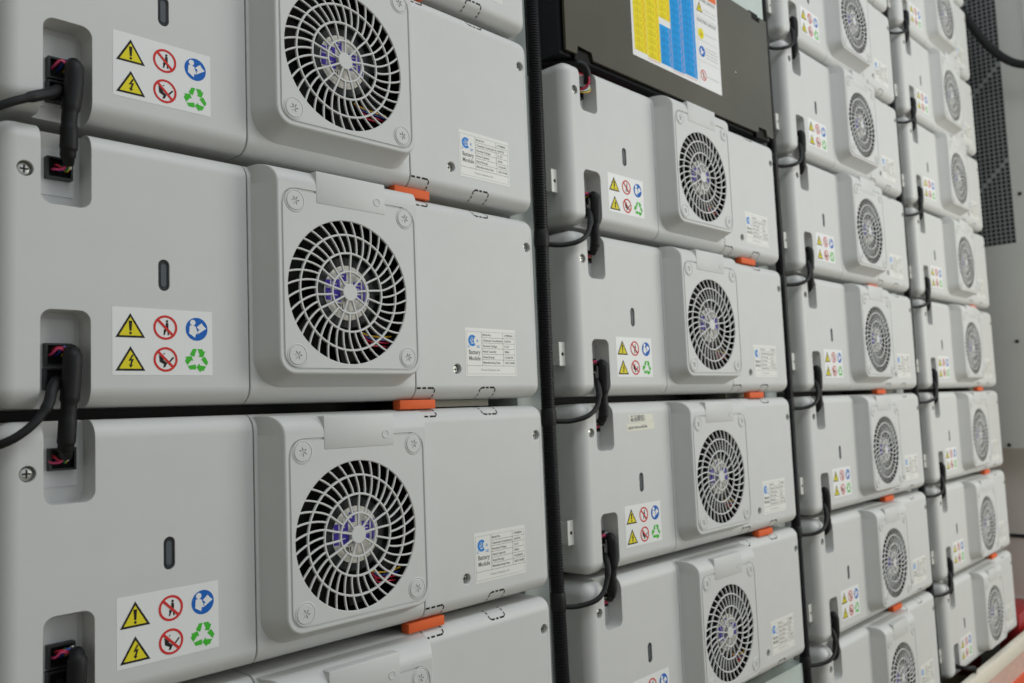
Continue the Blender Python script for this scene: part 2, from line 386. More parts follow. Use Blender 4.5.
def fwires():
    out = []
    for k, (m, dz) in enumerate((('wire_yellow', 0), ('wire_red', -4.5), ('wire_blue', -2.2), ('wire_red', -7.5))):
        t = MB(); P = [(FX+14+2*k, -13, FZ-30+dz*.3), (FX+22, -15, FZ-33+dz), (FX+34, -15.5, FZ-34+dz), (FX+47, -13, FZ-33+dz*1.3)]
        t.tube(smooth_path(P, 4), 0.75, m, 6); out.append(t.mesh('fan_wire'))
    return out
M_fwires = fwires()

# ---- small fittings
def screw_mesh(x, z, y, r):
    t = MB(); t.lathe(x, z, [(r, y+2), (r, y+.6), (r*.75, y), (r*.3, y-.1)], 'screw_steel', 20)
    t.rect(x-.35*1.6, z-r*.62, x+.35*1.6, z+r*.62, 'print_black', y-.15); t.rect(x-r*.62, z-.35*1.6, x+r*.62, z+.35*1.6, 'print_black', y-.15)
    return t.mesh('screw', flip_fix=True)
M_screws = [screw_mesh(17.5, 150, 2.2, 4.1), screw_mesh(485, 152, 3.6, 3.6), screw_mesh(382.5, 27.3, 3.6, 3.6)]
t = MB(); capsule_prism(t, 106, 79.3, 100.7, 3.7, 1.2, 2.4, 'window_dark'); M_win = t.mesh('indicator_window')
t = MB(); capsule_prism(t, 106, 82, 98, 1.9, 0.8, 1.3, 'window_grey'); M_win2 = t.mesh('light_guide')
def socket(x0, x1, z0, z1, y=13.5):
    t = MB(); w = 1.3
    t.box(x0, x0+w, y, 20.5, z0, z1, 'black_plastic'); t.box(x1-w, x1, y, 20.5, z0, z1, 'black_plastic')
    t.box(x0+w, x1-w, y, 20.5, z0, z0+w, 'black_plastic'); t.box(x0+w, x1-w, y, 20.5, z1-w, z1, 'black_plastic')
    t.box(x0+w, x1-w, y+4, 20.5, z0+w, z1-w, 'fan_black'); return t.mesh('connector_socket', smooth=False)
M_socks = [socket(34.3, 50.5, 27.2, 41.9), socket(34.0, 48.0, 11.8, 26.0), socket(34.8, 51, 150.2, 164.6)]
t = MB(); t.box(29.5, 53.5, 19.2, 20.3, 140, 171, 'recess_plate'); M_rp1 = t.mesh('recess_plate', smooth=False)
t = MB(); t.box(29.5, 53.5, 19.2, 20.3, 9, 58, 'recess_plate'); M_rp2 = t.mesh('recess_plate', smooth=False)
t = MB(); t.bbox(3, WID-3, 61, 430, 4, H-4, 'case_metal', 2, 1); M_case = t.mesh('metal_case')
t = MB()
t.bbox(-11, -1, 15.5, 17.3, 33, 59, 'ear_metal', 0.5, 1); M_ear = t.mesh('mounting_ear')
t = MB(); t.box(-11, -9.4, 17.3, 34, 34.5, 57.5, 'ear_metal'); t.box(-9.4, 0.5, 32.5, 34, 34.5, 57.5, 'ear_metal'); M_earweb = t.mesh('ear_web', smooth=False)
t = MB(); t.lathe(-5.6, 46, [(2.0, 15.4), (1.9, 15.35)], 'print_black', 16); M_earhole = t.mesh('ear_hole')

def knockout(x0, x1, top):
    t = MB(); p0 = 27 if top else 13; r = 13.12; w = 0.85
    def P(x, ph):
        ph = math.radians(ph); y, z = 13-r*math.cos(ph), 13-r*math.sin(ph); return (x, y, H-z if top else z)
    def dash(xa, pa, xb, pb):
        n = max(1, int(abs(pb-pa)/6)); vs = []; fs = []; dw = math.degrees(w/13)
        for i in range(n+1):
            x = xa+(xb-xa)*i/n; ph = pa+(pb-pa)*i/n
            vs += [P(x, ph-dw), P(x, ph+dw)] if abs(xb-xa) > 1.9 else [P(x-w*.8, ph), P(x+w*.8, ph)]
        for i in range(n): fs.append([2*i, 2*i+1, 2*i+3, 2*i+2])
        t.add(vs, fs, 'print_black')
    L = x1-x0; xs = 333 if x0 < 340 else x0+2.6
    if x0 > 340: dash(x0+.3, p0+6, x0+2.8, p0)
    n = 3; seg = (x1-2.2-xs)/n
    for i in range(n): dash(xs+seg*i, p0, xs+seg*(i+.68), p0)
    dash(x1-4, p0, x1-1.6, p0); dash(x1-1.6, p0+.5, x1, p0+7)
    for x in ((x1,) if x0 < 340 else (x0, x1)):
        for q in (p0+7, p0+28, p0+48): dash(x, q, x, min(q+13, 88))
    return t.mesh('knockout_slot', smooth=False)
M_knock = [knockout(333, 354, False), knockout(411, 431.5, False), knockout(336, 354, True), knockout(412, 432, True)]


# ---- warning sticker and its pictograms   (sticker frame: x right, z down from its top left corner)
SX, SZ = 70.5, 66.2
def plate(x0, z0, x1, z1, m, th=0.15, name='sticker'):
    t = MB(); t.box(x0, x1, -th, 0.3, z0, z1, m); return t.mesh(name, smooth=False)
M_stick = plate(SX, SZ-45.6, SX+70.6, SZ, 'sticker_white', name='warning_sticker')
L1, L2, L3 = -0.24, -0.32, -0.40
def sx(x, z): return (SX+x-.7, SZ-z)
def rrtri(t, cx, za, zb, hw, m, y):
    t.poly([sx(cx, za), sx(cx+hw, zb), sx(cx-hw, zb)], m, y)
def tri_sign(za, kind):
    t = MB(); zb = za+15.6
    rrtri(t, 12.7, za-.4, zb+.5, 10.0, 'print_black', L1); rrtri(t, 12.7, za+2.3, zb-.9, 7.5, 'sign_yellow', L2)
    if kind == 0:
        t.poly([sx(11.5, za+4.8), sx(13.9, za+4.8), sx(13.4, za+11.6), sx(12.0, za+11.6)], 'print_black', L3); t.disc(*sx(12.7, za+13.1), .95, 'print_black', L3, 12)
    else:
        t.poly([sx(13.6, za+5.3), sx(11.2, za+9.6), sx(13, za+9.3), sx(12.2, za+12), sx(11.4, za+11.8), sx(12.6, za+14.1), sx(14.3, za+12.3), sx(13.4, za+12.3), sx(14.8, za+8), sx(13.1, za+8.2), sx(14.9, za+5.3)], 'print_black', L3)
    return flat(t, 'sign')
def prohibit(cz, kind):
    t = MB(); cx = 36.8; c0 = sx(cx, cz)
    if kind == 0:      # walking figure
        t.disc(*sx(cx+1.2, cz-4.4), .9, 'print_black', L1, 12)
        t.poly([sx(cx+.2, cz-3.3), sx(cx+2.2, cz-3.3), sx(cx+2.2, cz+.6), sx(cx+.3, cz+.6)], 'print_black', L1)
        t.poly([sx(cx+.3, cz+.6), sx(cx+1.2, cz+.6), sx(cx-.6, cz+5.2), sx(cx-1.6, cz+5.2)], 'print_black', L1)
        t.poly([sx(cx+1.2, cz+.6), sx(cx+2.1, cz+.6), sx(cx+2.6, cz+5.2), sx(cx+1.6, cz+5.2)], 'print_black', L1)
        t.rect(*sx(cx-1.2, cz+4.8), *sx(cx-.2, cz+1.2), 'print_black', L1)
    else:              # hand and lighter
        t.poly([sx(cx-4.6, cz-1.5), sx(cx-2.4, cz-3.2), sx(cx-.6, cz-1.6), sx(cx-1.6, cz+.4), sx(cx+.8, cz+2.4), sx(cx+1.6, cz+1.6), sx(cx-.2, cz+5.4), sx(cx-1.8, cz+5.6), sx(cx-1.2, cz+3.4), sx(cx-4.2, cz+1.8)], 'print_black', L1)
        t.poly([sx(cx+2.4, cz+1.2), sx(cx+5.2, cz-1.9), sx(cx+6.1, cz-1.2), sx(cx+3.2, cz+2.0)], 'print_black', L1)
        t.poly([sx(cx-1.8, cz-3.6), sx(cx-.6, cz-4.6), sx(cx-.3, cz-4.1), sx(cx-1.4, cz-3.2)], 'print_black', L1)
        t.poly([sx(cx-4.9, cz-2.4), sx(cx-3.9, cz-3.0), sx(cx-3.5, cz-2.4), sx(cx-4.6, cz-1.7)], 'print_black', L1)
    t.ring(c0[0], c0[1], 6.9, 8.5, 'sign_red', L2, 40)
    d = 7.2*.7071; w = .62
    t.poly([sx(cx-d-w, cz-d+w), sx(cx-d+w, cz-d-w), sx(cx+d+w, cz+d-w), sx(cx+d-w, cz+d+w)], 'sign_red', L3)
    return flat(t, 'sign')
def manual_sign(cz):
    t = MB(); cx = 59.6; t.disc(*sx(cx, cz), 8.2, 'sign_blue', L1, 44)
    t.disc(*sx(cx-2.9, cz-4.6), 2.0, 'sticker_white', L2, 20)
    t.poly([sx(cx-5.2, cz-2.3), sx(cx-3, cz-2.7), sx(cx-.9, cz-1.9), sx(cx+.2, cz+1.2), sx(cx+1.0, cz+3.6), sx(cx-.6, cz+3.2), sx(cx-1.3, cz+6.0), sx(cx-5.6, cz+3.2)], 'sticker_white', L2)
    t.poly([sx(cx+.2, cz-1.6), sx(cx+3.6, cz-4.4), sx(cx+5, cz-2.6), sx(cx+7.2, cz-.6), sx(cx+3.6, cz+1.6), sx(cx+1.4, cz+3.2), sx(cx+.4, cz+.6)], 'sticker_white', L2)
    t.poly([sx(cx+.1, cz-.4), sx(cx+1, cz-.9), sx(cx+1.4, cz+.4), sx(cx+2.3, cz+.2), sx(cx+1.3, cz+1.2), sx(cx+.4, cz+.9)], 'sign_blue', L3)
    return flat(t, 'sign')
def recycle_sign(cz):
    t = MB(); cx = 59.6
    for k in range(3):
        a = math.radians(120*k); ca, sa = math.cos(a), math.sin(a)
        for P in ([(-5.3, -3.9), (-3.0, -8.0), (-.1, -8.0), (-2.1, -2.2)], [(.4, -8.0), (4.0, -8.0), (5.1, -6.2), (6.3, -6.4), (4.6, -1.9), (1.0, -2.7), (2.0, -3.7)]):
            t.poly([sx(cx+x*ca-z*sa, cz+.3+x*sa+z*ca) for x, z in P], 'sign_green', L1)
    return flat(t, 'sign')
M_signs = [('exclamation_sign', tri_sign(4.3, 0)), ('voltage_sign', tri_sign(26.6, 1)), ('no_entry_sign', prohibit(12.7, 0)), ('no_flame_sign', prohibit(34.7, 1)), ('manual_sign', manual_sign(12.9)), ('recycling_sign', recycle_sign(34.6))]
# ---- rating sticker
QX, QZ = 393.0, 66.3
M_rate = plate(QX, QZ-45.4, QX+69, QZ, 'sticker_cream', name='rating_sticker')
def rating_print():
    t = MB(); y = -.22
    def hl(x0, x1, z, m='print_grey', w=.22): t.rect(QX+x0, QZ-z-w, QX+x1, QZ-z+w, m, y)
    def vl(x, z0, z1, m='print_grey', w=.2): t.rect(QX+x-w, QZ-z1, QX+x+w, QZ-z0, m, y)
    rows = [3.4, 8.8, 14.0, 19.2, 24.6, 29.8, 35.6]
    for k, z in enumerate(rows): hl(22 if k < 6 else 1.6, 67.3, z, 'print_pale' if k in (0,) else 'print_grey', .16)
    vl(22, 3.4, 35.6); vl(51, 3.4, 35.6); vl(67.3, 3.4, 43.3, 'print_pale'); vl(1.6, 3.4, 43.3, 'print_pale'); hl(1.6, 67.3, 43.3, 'print_pale', .16); hl(1.6, 22, 3.4, 'print_pale', .16)
    for (a, v), z in zip((('Model No.', 'CVPB280HA'), ('Chemical Constitution', 'LiFePO4'), ('Nominal Voltage', '51.2V'), ('Rated Capacity', '280Ah'), ('Rated Energy', '14.336kWh'), ('Manufacturing Date', '2021/10/08')), rows):
        t.text(a, QX+23.3, QZ-z-3.7, 2.0, 'print_grey', y, width=len(a)*1.28); t.text(v, QX+53, QZ-z-3.7, 2.0, 'print_grey', y, width=len(v)*1.32)
    t.text('Battery', QX+4.6, QZ-24.8, 4.0, 'print_grey', y, width=15); t.text('Module', QX+4.6, QZ-30.6, 4.0, 'print_grey', y, width=15)
    t.text('Power Systems, Inc.', QX+20, QZ-40.4, 2.0, 'print_pale', y, width=26)
    # round certification mark: a broad C with a figure inside
    cx, cz = QX+9.5, QZ-12.0; n = 30; ro, ri = 5.4, 3.1; vs = []
    pa = [math.radians(42+276*i/n) for i in range(n+1)]
    t.poly([(cx+ro*math.cos(a), cz+ro*1.0*math.sin(a)) for a in pa]+[(cx+ri*math.cos(a), cz+ri*math.sin(a)) for a in reversed(pa)], 'logo_blue', y)
    t.text('S', cx-1.9, cz-1.9, 4.4, 'logo_blue', y); t.rect(cx+.9, cz-2.6, cx+2.1, cz+3.2, 'logo_blue', y); t.rect(cx-2.6, cz-2.5, cx-1.9, cz+2.5, 'logo_blue', y)
    t.ring(cx+6.6, cz-.2, .9, 1.25, 'logo_blue', y, 16); t.text('R', cx+6.15, cz-.75, 1.1, 'logo_blue', y)
    t.text('C', cx-6.0, cz-6.6, 2.2, 'logo_blue', y); t.text('US', cx+5.4, cz-6.6, 2.2, 'logo_blue', y)
    return flat(t, 'rating_print')
M_rprint = rating_print()

# ============================================================ modules
ORD = ['topmost', 'second', 'third', 'fourth', 'fifth', 'sixth', 'seventh', 'eighth', 'ninth']
COLN = ['leftmost column', 'second column', 'third column', 'rightmost column']
ROWS = {0: [-2, -1, 0, 1, 2], 1: [-1, 0, 1, 2], 2: list(range(-4, 4)), 3: list(range(-5, 4))}
JIT = {(0, 0): -1.1, (0, 1): 1.1, (0, 2): 0.8, (1, 1): 0.8}
def base(c, k): return wp(95+PITCH*c+JIT.get((c, k), 0), 0, -ROW*k-17)
EXTRA = {(1, 1): ' with two paper strips stuck on', (0, 0): ' level with the camera', }
def label_module(c, k):
    i = ROWS[c].index(k); n = len(ROWS[c])
    pos = 'lowest' if i == n-1 else ORD[i]+('' if i == 0 else ' from top')
    if (c, k) == (1, 1): return 'grey battery module with two cream paper strips stuck on its left cover'
    if (c, k) == (1, -1): return 'grey battery module directly under the dark panel with the yellow and blue chart'
    return f'grey battery module with round fan grille, {pos} in the {COLN[c]}'
modules = {}
for c in range(4):
    for k in ROWS[c]:
        e = bpy.data.objects.new('battery_module', None); COL.objects.link(e); e.location = base(c, k); e.empty_display_size = .05
        tag(e, label_module(c, k), 'battery module', 'battery modules stacked in the rack columns'); modules[c, k] = e
        near = c < 2
        lc = obj('left_cover', M_left, e); rc = obj('right_cover', M_right, e); mc = obj('middle_cover', M_mid, e)
        obj('metal_case', M_case, e)
        hs = obj('fan_housing', M_house, e); obj('lid_tab', M_tab, hs)
        for bx, bz in ((197.8, 152.4), (305.2, 152.8), (197.6, 34.6), (304.6, 34.9)):
            bo = obj('bolt', M_bolt, hs, (bx/1000, 0, bz/1000)); bo.rotation_euler = (0, random.uniform(0, 1), 0)
        obj('fan_grille', M_grille, e, label='round grille with swirling ribs')
        fn = obj('fan_shroud', M_shroud, e); obj('fan_hub', M_hub, fn)
        obj('hub_label', M_fanlabel, fn, label='white hub label with violet print')
        for mb in M_blades: obj('fan_blade', mb, fn)
        if near:
            for mw in M_fwires: obj('fan_wire', mw, fn)
        for ms, par in zip(M_screws, (lc, rc, rc)): obj('screw', ms, par)
        w = obj('indicator_window', M_win, e); obj('light_guide', M_win2, w)
        for ms in M_socks: obj('connector_socket', ms, e)
        obj('recess_plate', M_rp1, lc); obj('recess_plate', M_rp2, lc)
        ea = obj('mounting_ear', M_ear, e); obj('ear_web', M_earweb, ea); obj('ear_hole', M_earhole, ea)
        [tag(obj('knockout_slot', mk, rc), kind='stuff') for mk in M_knock]
        st = obj('warning_sticker', M_stick, e, label='white sticker with six safety pictograms')
        for nme, sm in M_signs: obj(nme, sm, st)
        rs = obj('rating_sticker', M_rate, e, label='cream rating sticker reading Battery Module'); obj('rating_print', M_rprint, rs)
# two paper strips
e = modules[1, 1]
def strip_paper(pts, txt, tx, tz, h, w, rot):
    t = MB(); n = len(pts); vs = [(x, -.2, z) for x, z in pts]+[(x, .2, z) for x, z in pts]
    t.add(vs, [list(range(n)), list(range(n, 2*n))[::-1]]+[[i, (i+1) % n, n+(i+1) % n, n+i] for i in range(n)], 'paper_cream')
    o = obj('paper_strip', t.mesh('paper_strip', smooth=False), e, label='cream paper strip with small dark print')
    q = MB(); q.text(txt, 0, 0, h, 'print_grey', -.3, width=w); ca, sa = math.cos(rot), math.sin(rot)
    q.v = [(tx+x*ca-z*sa, y, tz+x*sa+z*ca) for x, y, z in q.v]; obj('strip_print', flat(q, 'strip_print'), o)
strip_paper([(86.5, 158.2), (135, 158.6), (135, 167.6), (86.5, 167.2)], '备品模组1', 90, 160.2, 5.4, 29, .005)
strip_paper([(82, 148.6), (137.5, 149.8), (137.5, 158.4), (82, 157.2)], 'sparemodule', 85, 151.2, 3.6, 38, .02)

# ============================================================ orange blocks between the rows
def orange_mesh():
    t = MB(); t.bbox(-20.5, 20.5, 0, 10, 0, 8.1, 'orange', 0.6, 2); return t.mesh('orange_spacer')
M_or = orange_mesh()
for c, ks in {0: [-2, -1, 0, 1], 1: [-1, 0, 1], 2: [-1, 0, 1, 2], 3: [-1, 0, 1, 2]}.items():
    for k in ks:
        o = obj('orange_spacer', M_or, None, base(c, k)+Vector(((.3365, .403, .315, .370)[c], .0035, -.0081)))
        i = ROWS[c].index(k)
        tag(o, f'orange plastic block in the gap below the {ORD[i]} module of the {COLN[c]}', 'spacer', 'orange blocks between stacked modules')

# ============================================================ jumper cables between rows
WC = ['wire_pink', 'wire_red', 'wire_blue', 'wire_green', 'wire_yellow', 'wire_white']
def jumper(c, k, var):
    rr = random.Random(c*31+k*7+3); e = bpy.data.objects.new('jumper_cable', None); COL.objects.link(e); e.location = base(c, k); e.empty_display_size = .02
    dx = rr.uniform(-.8, 1.2)+1.6; j = lambda s: rr.uniform(-s, s)
    pts = smooth_path([(46+dx, 8, 36.5), (45+dx, 1.5, 33), (44+dx*.8, .5, 16), (43.6+j(.8), 1, -2), (43+j(.8), 1.5, -18), (42.8, 3, -25), (44.5, 7, -31.5)], 8)
    L = len(pts); rad = []
    for i in range(L):
        q = i/(L-1); r = 4.9
        if .16 < q < .45: r = 5.9
        elif .56 < q < .76: r = 5.5
        if q < .05: r = 4.0+q*8
        if q > .88: r = 4.3-(q-.88)*8
        rad.append(r)
    t = MB(); t.tube(pts, rad, 'black_rubber', 14); obj('sleeve', t.mesh('sleeve', angle=60), e)
    for n, m in enumerate(WC):
        x = 37+2*n
        t = MB(); a = pts[0]; t.tube(smooth_path([(x, 16, 34+((n % 2)*3)), (x+.4, 10.5, 35+((n % 2)*3)+n*.3), (x*.5+22+n*.3, 7.8, 38.0+.5*(n % 3)), (46+dx+(n-2.5)*.7, 8.2, 36.3+((n % 3)-1)*1.5)], 4), .85, m, 6)
        obj('wire', t.mesh('wire'), e)
        t = MB(); t.tube(smooth_path([(x+.4, 16, -33.5+((n % 2)*3)), (x+.6, 11.5, -34.5+((n % 2)*3)), (x*.5+22.5, 9, -34.5+.6*(n % 3)), (44.3+(n-2.5)*.6, 7.5, -31.5+((n % 3)-1)*1.2)], 4), .85, m, 6)
        obj('wire', t.mesh('wire'), e)
    i = ROWS[c].index(k)
    tag(e, f'black sleeved jumper cable joining {ORD[i]} and {ORD[i+1]} modules of the {COLN[c]}', 'cable', 'jumper cables between stacked modules')
for c in range(4):
    for k in ROWS[c][:-1]: jumper(c, k, 0)
# lone cable coming down from under the dark panel
e = bpy.data.objects.new('panel_cable', None); COL.objects.link(e); e.location = base(1, -1)
t = MB(); P = smooth_path([(10, 40, 190), (26, 14, 187), (37, 3, 184), (44, 2, 176), (49, 6, 166)], 6); t.tube(P, [4.4]*len(P), 'black_rubber', 12); obj('sleeve', t.mesh('sleeve', angle=60), e)
for n, m in enumerate(('wire_pink', 'wire_red', 'wire_white', 'wire_green', 'wire_yellow')):
    t = MB(); t.tube(smooth_path([(47+n*.7, 5, 168-n*.8) if n > 1 else (38+n*1.5, 3, 182), (45+n*.8, 2, 162-n*1.2) if n > 1 else (44, 0, 172), (40, 4, 157-n) if n > 1 else (44-n, 1, 162), (36, 15, 153+n*1.5)], 5), .95, m, 6); obj('wire', t.mesh('wire'), e)
tag(e, 'black cable with red and green wires emerging under the dark panel', 'cable')

# ============================================================ wiring harness with corrugated conduit, one for each column
def conduit_mesh(z0, z1, seed, sides):
    rr = random.Random(seed); t = MB(); pts = []; rad = []; z = z0; ph = rr.uniform(0, 6)
    while z < z1:
        for dz, r in ((0, 6.6), (.55, 7.6), (1.6, 7.6), (2.15, 6.6)):
            zz = z+dz; pts.append((1.6*math.sin(zz/140+ph)-zz*.0035, 1.4*math.cos(zz/170+ph), zz)); rad.append(r)
        z += 2.9
    t.tube(pts, rad, 'conduit_black', sides); return t.mesh('conduit', angle=25), lambda zz: (1.6*math.sin(zz/140+ph)-zz*.0035, 1.4*math.cos(zz/170+ph))
for c in range(4):
    ks = ROWS[c]; ztop = -ROW*ks[0]+(330 if c == 1 else 200); zbot = -ROW*ks[-1]-60
    e = bpy.data.objects.new('wiring_harness', None); COL.objects.link(e); e.location = wp(67+PITCH*c, 18, 0); e.empty_display_size = .05
    me, off = conduit_mesh(zbot, ztop, c+1, 16); obj('conduit', me, e, label='black corrugated conduit')
    for k in ks:
        if (c, k) == (3, 3): continue
        rr = random.Random(c*17+k); j = lambda s: rr.uniform(-s, s)
        bx = 28+JIT.get((c, k), 0); bz = -ROW*k-17; ox, oy = off(bz-18); hz = j(3)+(9 if (c, k) == (0, -1) else 0)
        P = [(41, 14, 19), (38, 6, 17), (33.5, 0, 11), (29+j(1), -4, 1), (20+j(1.5), -6, -13+hz), (7, -4, -22+hz), (-7, 5, -26+hz), (-20, 13, -26+hz), (ox-28, oy+18, -24)]
        if (c, k) == (0, -1): P = [(41, 14, 19), (37.5, 5, 17), (30.5, -2, 11), (19, -7, 4.5), (5, -8, -3), (-8, -3, -11), (-19, 8, -19), (ox-28, oy+18, -24)]
        P = [(x+bx, y-18, z+bz) for x, y, z in P]; Q = smooth_path(P, 6)
        t = MB(); t.tube(Q, [3.5 if 5 < i < 20 else 2.7 for i in range(len(Q))], 'black_rubber', 10); obj('branch_cable', t.mesh('branch_cable', angle=60), e)
        t = MB(); zz = bz-22; pp = [(off(zz+d)[0], off(zz+d)[1], zz+d) for d in (-8, -7, -3, 4, 9, 10)]
        t.tube(pp, [7.7, 8.0, 8.4, 8.3, 8.0, 7.6], 'black_rubber', 16); obj('tape_collar', t.mesh('tape_collar', angle=60), e)
    tag(e, ['black cables feeding the leftmost column from off the left edge', 'black corrugated conduit between the leftmost column and its right neighbour, with side cables', 'black wiring with side cables on the left of the third column', 'black wiring with side cables on the left of the rightmost column'][c], 'wiring', 'vertical wiring harnesses beside the columns')

# ============================================================ rack frame
rk = bpy.data.objects.new('rack_frame', None); COL.objects.link(rk); rk.location = (0, 0, 0)
tag(rk, 'pale green grey steel rack frame seen in the gaps between module columns', 'rack')
for c in range(5):
    t = MB(); x0 = 95+PITCH*c-47
    t.box(x0, x0+38, 46, 49, -720, 1300, 'rack_paint'); t.box(x0, x0+3, 49, 90, -720, 1300, 'rack_paint'); t.box(x0+35, x0+38, 49, 90, -720, 1300, 'rack_paint')
    up = obj('upright', t.mesh('upright', smooth=False), rk, (0, 0, ZS))
for c in range(4):
    for k in ROWS[c]:
        t = MB(); x0 = 95+PITCH*c; z = -ROW*k-17
        t.box(x0-8.5, x0+WID+8, 91, 420, z-6.5, z+3.6, 'shelf_dark'); obj('shelf', t.mesh('shelf', smooth=False), rk, (0, 0, ZS))
        t = MB(); t.box(x0+366, x0+452, 32, 91, z-6.5, z-.2, 'shelf_metal'); obj('shelf_lip', t.mesh('shelf_lip', smooth=False), rk, (0, 0, ZS))

# ============================================================ dark panel with chart (second column)
e = bpy.data.objects.new('control_unit', None); COL.objects.link(e); B0 = wp(95+PITCH, 0, 366); e.location = B0
tag(e, 'dark smoked acrylic control panel with a yellow and blue chart sticker', 'control unit')
def notched(x0, x1, z0, z1, y0, y1, m):
    pts = [(x0, z0), (25, z0), (27, z0+10), (52, z0+8.5), (55, z0), (452, z0), (454, z0+9), (477, z0+9), (480, z0), (x1, z0), (x1, z1), (480, z1), (477, z1-9), (454, z1-9), (452, z1), (55, z1), (52, z1-9), (27, z1-9), (25, z1), (x0, z1)]
    t = MB(); n = len(pts); t.add([(x, y0, z) for x, z in pts]+[(x, y1, z) for x, z in pts], [list(range(n)), list(range(n, 2*n))[::-1]]+[[i, (i+1) % n, n+(i+1) % n, n+i] for i in range(n)], m); return t
obj('front_panel', notched(6, 500, 0, 184, 0, 3, 'smoke_acrylic').mesh('front_panel', smooth=False), e, label='smoked acrylic front')
t = MB(); t.box(4, 502, 8, 420, -2, 184, 'dark_void'); obj('housing', t.mesh('housing', smooth=False), e)
for x, z in ((27, -6), (454, -6), (27, 176), (454, 176)):
    t = MB(); t.bbox(x-2, x+26, 3.2, 8, z, z+14, 'fan_black', .6, 1); obj('latch', t.mesh('latch'), e)
t = MB(); t.lathe(392, 76, [(1.6, .2), (1.4, -.6)], 'screw_steel', 12); obj('pin', t.mesh('pin'), e)
for k, (x, w) in enumerate(((60, 70), (135, 40))):
    t = MB(); t.tube([(x, 30, -5), (x+w, 28, -4)], 3.2, 'wire_red', 8); obj('busbar_cable', t.mesh('busbar_cable'), e)
PX, PZ, PW, PH = 135.5, 30.5, 213.5, 150.0
t = MB(); t.box(PX, PX+PW, -.25, .1, PZ, PZ+PH, 'poster_white'); po = obj('chart_sticker', t.mesh('chart_sticker', smooth=False), e, label='white sticker with yellow and blue table columns')
y1, y2, y3 = -.36, -.46, -.56
def chart_cols():
    q = MB()
    cols = [('poster_yellow', 'poster_mustard', 4.3, 32, 8, 146), ('poster_yellow', 'poster_mustard', 32.5, 61.5, 6, 146), ('poster_yellow', 'poster_mustard', 62, 88.6, 67, 146),
            ('poster_blue', 'poster_navy', 62, 88.6, 6, 58), ('poster_blue', 'poster_navy', 89, 117, 5.5, 146), ('poster_blue', 'poster_navy', 117.5, 150, 7, 146)]
    for m, d, x0, x1, z0, z1 in cols:
        q.rect(PX+x0, PZ+z0, PX+x1, PZ+z1, m, y1)
        z = z0+1.5; i = 0
        while z+8 < z1:
            w = x1-x0
            q.rect(PX+x0+2, PZ+z, PX+x0+w*.42, PZ+z+.7, d, y2); q.rect(PX+x0+w*.36, PZ+z+.7, PX+x0+w*.40, PZ+z+7, d, y2)
            q.rect(PX+x0+w*.16, PZ+z+2.6, PX+x0+w*.30, PZ+z+3.4, d, y2); q.rect(PX+x0+w*.16, PZ+z+5, PX+x0+w*.26, PZ+z+5.8, d, y2)
            q.rect(PX+x0+w*.46, PZ+z+.5, PX+x0+w*.70, PZ+z+1.2, d, y2); q.rect(PX+x0+w*.50, PZ+z+3.4, PX+x0+w*.64, PZ+z+4.2, d, y2)
            z += 9.6; i += 1
        m2 = 'poster_orange' if 'yellow' in m else 'poster_pink'; n = int((z1-z0)/2.4); xx = PX+x1-(x1-x0)*.17; a = []
        for i in range(n+1): a.append((xx+2.0*math.sin(i*1.5), PZ+z0+1+i*2.4*.98))
        for (xa, za), (xb, zb) in zip(a, a[1:]): q.poly([(xa-.45, za), (xa+.45, za), (xb+.45, zb), (xb-.45, zb)], m2, y2)
    for x0, x1, z in ((33, 60, 3.6), (90, 116, 3.2), (118, 148, 4.4)): q.rect(PX+x0, PZ+z, PX+x1, PZ+z+.6, 'poster_orange', y1)
    q.rect(PX+116.7, PZ+6, PX+117.7, PZ+146, 'poster_pink', y2); q.rect(PX+88.4, PZ+6, PX+89.2, PZ+66, 'poster_pink', y2)
    return flat(q, 'table_print')
obj('table_print', chart_cols(), po)
def chart_side():
    q = MB(); X = PX+156
    q.rect(X-.4, PZ+4, X-.1, PZ+146, 'print_pale', y1)
    q.rect(X+33, PZ+130, X+55, PZ+148, 'poster_orange', y1)
    for z in (36.5, 66, 99): q.rect(X, PZ+z, X+55, PZ+z+.5, 'print_pale', y1)
    for z in (123, 92): q.text('ELECTRIC SHOCK', X+1.5, PZ+z, 4.6, 'print_grey', y1, width=50)
    q.poly([(X+1, PZ+106.5), (X+17.5, PZ+106.5), (X+9.2, PZ+121)], 'print_black', y1); q.poly([(X+2.8, PZ+107.6), (X+15.8, PZ+107.6), (X+9.2, PZ+119)], 'sign_yellow', y2)
    q.poly([(X+9.8, PZ+116), (X+7.6, PZ+112), (X+9, PZ+112.3), (X+8.6, PZ+108.6), (X+11, PZ+113), (X+9.7, PZ+112.7)], 'print_black', y3)
    q.disc(X+9.5, PZ+75.5, 7.6, 'sign_yellow', y1); q.poly([(X+6, PZ+72.5), (X+13, PZ+72.5), (X+9.5, PZ+79)], 'poster_mustard', y2)
    q.disc(X+10, PZ+50.5, 7.6, 'sign_blue', y1); q.poly([(X+6, PZ+47), (X+10, PZ+46), (X+14.5, PZ+52), (X+10, PZ+51), (X+8, PZ+55.5), (X+6, PZ+53)], 'poster_white', y2)
    q.ring(X+10, PZ+17, 6.1, 7.6, 'sign_red', y1, 30); q.poly([(X+5, PZ+21.2), (X+5.9, PZ+22), (X+15, PZ+12.8), (X+14.1, PZ+12)], 'sign_red', y2); q.rect(X+9, PZ+13, X+11, PZ+21, 'print_black', y1)
    for z, n in ((112, 0), (106.5, 0), (77, 0), (57, 1), (52.5, 1), (48, 1), (43.5, 1), (16.5, 0)):
        x = X+20
        while x < X+50: w = 2+((x*7+z) % 3); q.rect(x, PZ+z, min(x+w, X+52), PZ+z+1.1, 'print_pale', y1); x += w+.9
    return flat(q, 'notice_print')
obj('notice_print', chart_side(), po)
